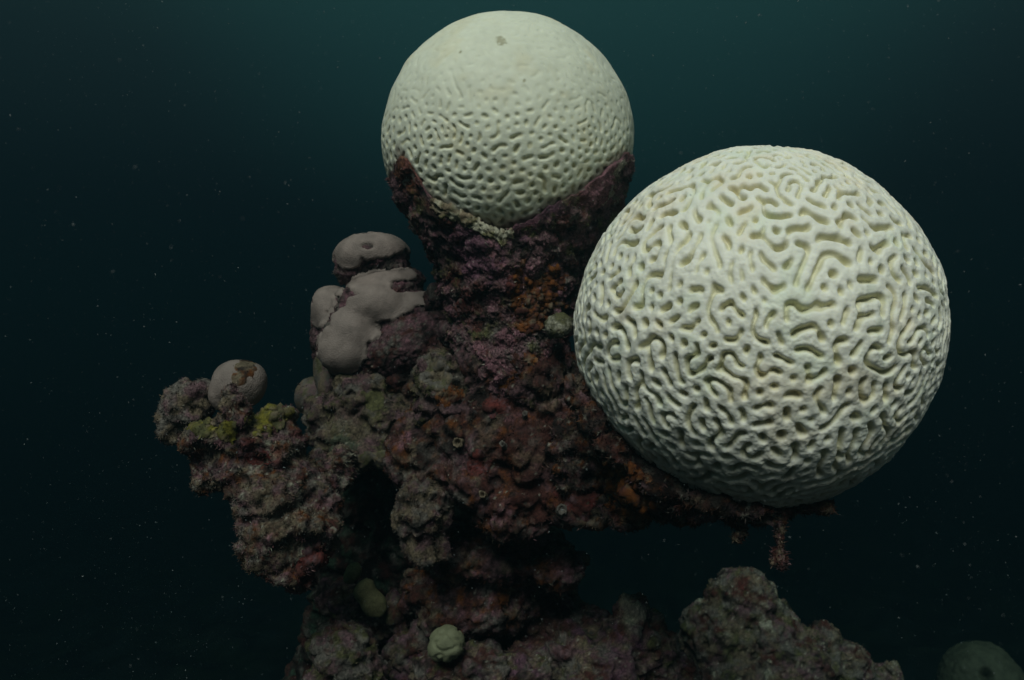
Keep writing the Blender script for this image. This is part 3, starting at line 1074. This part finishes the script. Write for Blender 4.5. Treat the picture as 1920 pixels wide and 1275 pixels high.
# ------------------------------------------------------------------ lower reef
PAL_LOW = [('mauve', 0.05), ('maroon', 0.10), ('grey', 0.0), ('dark', 0.0), ('tan', -0.08), ('olive', -0.1), ('purple', -0.1)]
back = thing('coral_rock', 'dark recessed rock behind the gap between the left arm and the column', 'rock', at(700, 1200, 1.7), 'coral rocks')
rock('rock_body', [(690, 930, 1.62, 90, 80, 80), (680, 1020, 1.64, 95, 90, 90), (750, 1080, 1.62, 110, 80, 90), (640, 1100, 1.62, 60, 70, 70), (690, 1180, 1.66, 120, 110, 110), (800, 980, 1.6, 120, 120, 90), (780, 1350, 1.75, 260, 240, 200)],
     [('dark', 0.25), ('maroon', 0.05), ('grey', -0.2), ('green', 0.0)], 275, back, voxel=0.0045, nflake=5000)
low = thing('coral_rock', 'low reef bank at the foot of the column, along the bottom edge', 'rock', at(900, 1400, 1.45), 'coral rocks')
rock('rock_body', [
    (890, 1200, 1.56, 120, 75, 100), (1000, 1170, 1.52, 110, 80, 90), (1050, 1110, 1.50, 45, 50, 50), (960, 1120, 1.50, 50, 45, 50), (1090, 1190, 1.44, 70, 60, 60),
    (1120, 1245, 1.36, 100, 60, 80), (1185, 1150, 1.38, 34, 40, 36), (1160, 1190, 1.37, 50, 40, 45), (1220, 1215, 1.38, 50, 45, 50), (1215, 1165, 1.40, 22, 28, 24),
    (1000, 1255, 1.38, 90, 50, 70), (905, 1250, 1.36, 70, 45, 60), (800, 1190, 1.42, 40, 34, 40), (770, 1230, 1.42, 50, 55, 50), (830, 1262, 1.36, 60, 40, 50), (1250, 1260, 1.40, 70, 45, 60),
    (690, 1165, 1.50, 60, 45, 50, 30), (640, 1125, 1.52, 55, 34, 46, 25), (740, 1150, 1.48, 40, 35, 40), (940, 1430, 1.45, 330, 190, 170)], PAL_LOW, 280, low, voxel=0.0036, smooth_it=4, nflake=18000,
    plist=[(1190, 1140, 1.34, 34, 'pale', 0.45), (1170, 1235, 1.3, 45, 'purple', 0.6), (820, 1200, 1.38, 40, 'grey', 0.5), (1000, 1160, 1.42, 70, 'maroon', 0.6)], bright=0.62)
t = thing('coral_rock', 'rounded greyish boulder at the lower left end of the reef bank', 'rock', at(640, 1330, 1.29), 'coral rocks')
rock('rock_body', [(640, 1232, 1.29, 66, 62, 60), (680, 1275, 1.29, 50, 50, 50), (610, 1290, 1.29, 50, 60, 50)], [('grey', 0.1), ('olive', 0.05), ('mauve', 0.0), ('maroon', -0.1)], 290, t, nflake=4000)
mound = thing('coral_rock', 'craggy peaked rock mound at the bottom right, below the large coral', 'rock', at(1450, 1450, 2.28), 'coral rocks')
rock('rock_body', [
    (1390, 1130, 2.28, 68, 62, 70), (1350, 1190, 2.26, 75, 70, 80), (1430, 1190, 2.26, 70, 70, 75), (1490, 1225, 2.22, 85, 50, 80), (1545, 1210, 2.24, 40, 45, 50), (1580, 1260, 2.24, 60, 60, 60),
    (1290, 1250, 2.28, 60, 60, 70), (1655, 1268, 2.24, 32, 30, 36), (1430, 1280, 2.18, 130, 60, 90), (1450, 1480, 2.28, 330, 240, 240)],
    [('mauve', 0.02), ('grey', 0.10), ('tan', 0.06), ('maroon', 0.02), ('olive', 0.0), ('dark', -0.02), ('pale', -0.28)], 320, mound, bright=0.8, wl=0.05, smooth_it=3, voxel=0.0045, nflake=14000, fl=(0.004, 0.010), fw=0.0013,
    plist=[(1345, 1105, 2.20, 22, 'red', 0.5), (1390, 1085, 2.21, 18, 'red', 0.4), (1435, 1165, 2.16, 14, 'pale', 0.7), (1390, 1200, 1.78, 16, 'pale', 0.7)])

# small pale brain coral low in the reef
t = thing('small_coral', 'small pale yellow-green brain coral low in the reef, centre bottom', 'coral', at(835, 1240, 1.29))
V, Q = union([(838, 1206, 1.31, 36, 33, 34, 15), (826, 1214, 1.31, 28, 26, 30)], 0.0028, 6)
N = quad_normals(V, Q)
n = np.abs(pnoise(V / 0.021, 12))
V = V + N * (0.003 * pnoise(V / 0.03, 77))[:, None]
V = V - N * (0.0035 * (1 - sstep(0.03, 0.25, n)))[:, None]
colr = np.tile(np.array([0.17, 0.17, 0.10]), (len(V), 1)) * (1 + 0.1 * pnoise(V / 0.01, 9))[:, None]
o = bpy.data.objects.new('head', make_mesh('head', V - np.array(t.location), [Q], [M_LOBE], colr))
COL.objects.link(o)
o.parent = t

# yellowish finger sponge
t = thing('tube_sponge', 'dim yellow-green finger sponge leaning on the reef under the left rock arm', 'sponge', at(720, 1170, 1.46))
V, Q = union([(700, 1130, 1.42, 24, 26, 24, 30), (685, 1105, 1.42, 18, 24, 20, 30), (660, 1075, 1.46, 16, 22, 18, 30), (708, 1140, 1.42, 18, 18, 18)], 0.003, 8)
N = quad_normals(V, Q)
V = V + N * (0.004 * pnoise(V / 0.03, 5) + 0.001 * pnoise(V / 0.006, 6))[:, None]
colr = np.tile(np.array([0.13, 0.12, 0.06]), (len(V), 1)) * (1 + 0.2 * pnoise(V / 0.015, 9))[:, None]
o = bpy.data.objects.new('sponge_body', make_mesh('sponge_body', V - np.array(t.location), [Q], [M_CRUST], colr))
COL.objects.link(o)
o.parent = t

# far coral head in the haze
t = thing('dome_coral', 'dim greenish coral dome with a dark hole, far off at the bottom right corner', 'coral', at(1840, 1340, 3.3))
V, Q = union([(1840, 1285, 3.3, 74, 80, 74), (1845, 1330, 3.3, 60, 60, 60)], 0.005, 10)
N = quad_normals(V, Q)
hole = np.linalg.norm(V - at(1852, 1262, 3.15), axis=1)
V = V + N * (0.010 * pnoise(V / 0.12, 5) + 0.003 * pnoise(V / 0.02, 6) - 0.12 * (1 - sstep(0.015, 0.05, hole)))[:, None]
colr = np.tile(np.array([0.075, 0.08, 0.05]), (len(V), 1)) * (1 + 0.2 * pnoise(V / 0.04, 9))[:, None]
o = bpy.data.objects.new('head', make_mesh('head', V - np.array(t.location), [Q], [M_LOBE], colr))
COL.objects.link(o)
o.parent = t

rock('rock_base', [(1845, 1640, 3.3, 110, 300, 100), (1850, 2050, 3.3, 220, 420, 200), (1830, 1420, 3.3, 70, 120, 70)], [('grey', 0.1), ('mauve', 0.0), ('olive', 0.0), ('dark', 0.0)], 330, t, voxel=0.012, nflake=0)

# ------------------------------------------------------------------ sea bed
nx, ny = 260, 260
gx = np.sign(np.linspace(-1, 1, nx)) * np.abs(np.linspace(-1, 1, nx)) ** 2 * 24
gy = -0.9 + (np.linspace(0, 1, ny) ** 2) * 29
X, Y = np.meshgrid(gx, gy, indexing='ij')
P = np.stack([X.ravel(), Y.ravel(), np.zeros(nx * ny)], 1)
z = -4.0 + 0.15 * fbm(P, 0.5, 3, 3) + 0.30 * np.clip(fbm(P, 0.9, 9, 4), -0.2, 1) + 0.03 * pnoise(P * 7, 4)
z = z + 2.95 * np.exp(-(np.clip(np.abs(P[:, 0] - 0.25) - 0.6, 0, 9) ** 2) / 0.5 - (P[:, 1] - 1.98) ** 2 / 0.5)
P[:, 2] = z
I = np.arange(nx * ny).reshape(nx, ny)
Q = np.stack([I[:-1, :-1], I[1:, :-1], I[1:, 1:], I[:-1, 1:]], -1).reshape(-1, 4)
colr = grain(mottle(P, [('tan', 0.0), ('grey', 0.0), ('olive', 0.1), ('dark', 0.0)], 400, 0.5), 4, 0.2, 0.0) * 0.5
o = link('seabed', make_mesh('seabed', P, [Q], [rock_mat('seabed_rubble', 0.6, 30, 0.95, 0.5)], colr))
o['kind'] = 'structure'

# ------------------------------------------------------------------ drifting specks
npart = 20000
r = np.random.default_rng(99)
Yp = 0.30 + 2.5 * r.random(npart) ** 0.8
xp = r.uniform(-0.80, 0.80, npart) * Yp
zp = r.uniform(-0.52, 0.52, npart) * Yp
ctr = np.stack([xp, Yp, zp], 1)
ok = np.ones(npart, bool)
for (cc, rr) in ((at(*BIG), RB * 1.05), (at(*UP), RU * 1.05)):
    ok &= np.linalg.norm(ctr - cc, axis=1) > rr
ctr = ctr[ok]
npart = len(ctr)
size = 0.000145 * np.exp(r.normal(0, 0.65, npart)) * (0.5 + 0.6 * ctr[:, 1])
size = np.minimum(size, 0.00060 * ctr[:, 1])
octv = np.array([[1, 0, 0], [-1, 0, 0], [0, 1, 0], [0, -1, 0], [0, 0, 1], [0, 0, -1]], float)
octf = np.array([[0, 2, 4], [2, 1, 4], [1, 3, 4], [3, 0, 4], [2, 0, 5], [1, 2, 5], [3, 1, 5], [0, 3, 5]])
el = 1 + (r.random((npart, 1)) < 0.35) * r.uniform(0.5, 3.0, (npart, 1))
ax = r.normal(size=(npart, 3))
ax /= np.linalg.norm(ax, axis=1)[:, None]
vv = octv[None] * size[:, None, None]
proj = (vv * ax[:, None, :]).sum(-1, keepdims=True)
vv = vv + proj * ax[:, None, :] * (el[:, None, :] - 1)
vv = (vv + ctr[:, None, :]).reshape(-1, 3)
ff = (octf[None] + 6 * np.arange(npart)[:, None, None]).reshape(-1, 3)
m, nt, b = base_mat('drifting_specks')
b.inputs['Base Color'].default_value = (0.23, 0.25, 0.25, 1)
b.inputs['Roughness'].default_value = 0.8
o = link('drifting_specks', make_mesh('drifting_specks', vv, [ff], [m], None, smooth=False))
tag(o, 'fine pale specks drifting all through the dark water', 'plankton', 'stuff')

# ------------------------------------------------------------------ the water's own haze
bm = bmesh.new()
bmesh.ops.create_cube(bm, size=1.0, matrix=Matrix.Translation((0, 13.7, -2.3)) @ Matrix.Diagonal((50, 29.4, 6.4, 1)))
me = bpy.data.meshes.new('haze')
bm.to_mesh(me)
bm.free()
m = bpy.data.materials.new('water_haze')
m.use_nodes = True
nt = m.node_tree
nt.nodes.clear()
out = nt.nodes.new('ShaderNodeOutputMaterial')
pv = nt.nodes.new('ShaderNodeVolumePrincipled')
pv.inputs['Color'].default_value = (0.034, 0.077, 0.095, 1)
pv.inputs['Density'].default_value = 0.27
pv.inputs['Absorption Color'].default_value = (0.0, 0.04, 0.05, 1)
pv.inputs['Anisotropy'].default_value = 0.6
nt.links.new(pv.outputs[0], out.inputs['Volume'])
me.materials.append(m)
o = link('haze', me)
tag(o, 'blue-green murk of the sea water all round the reef', 'water haze', 'stuff')
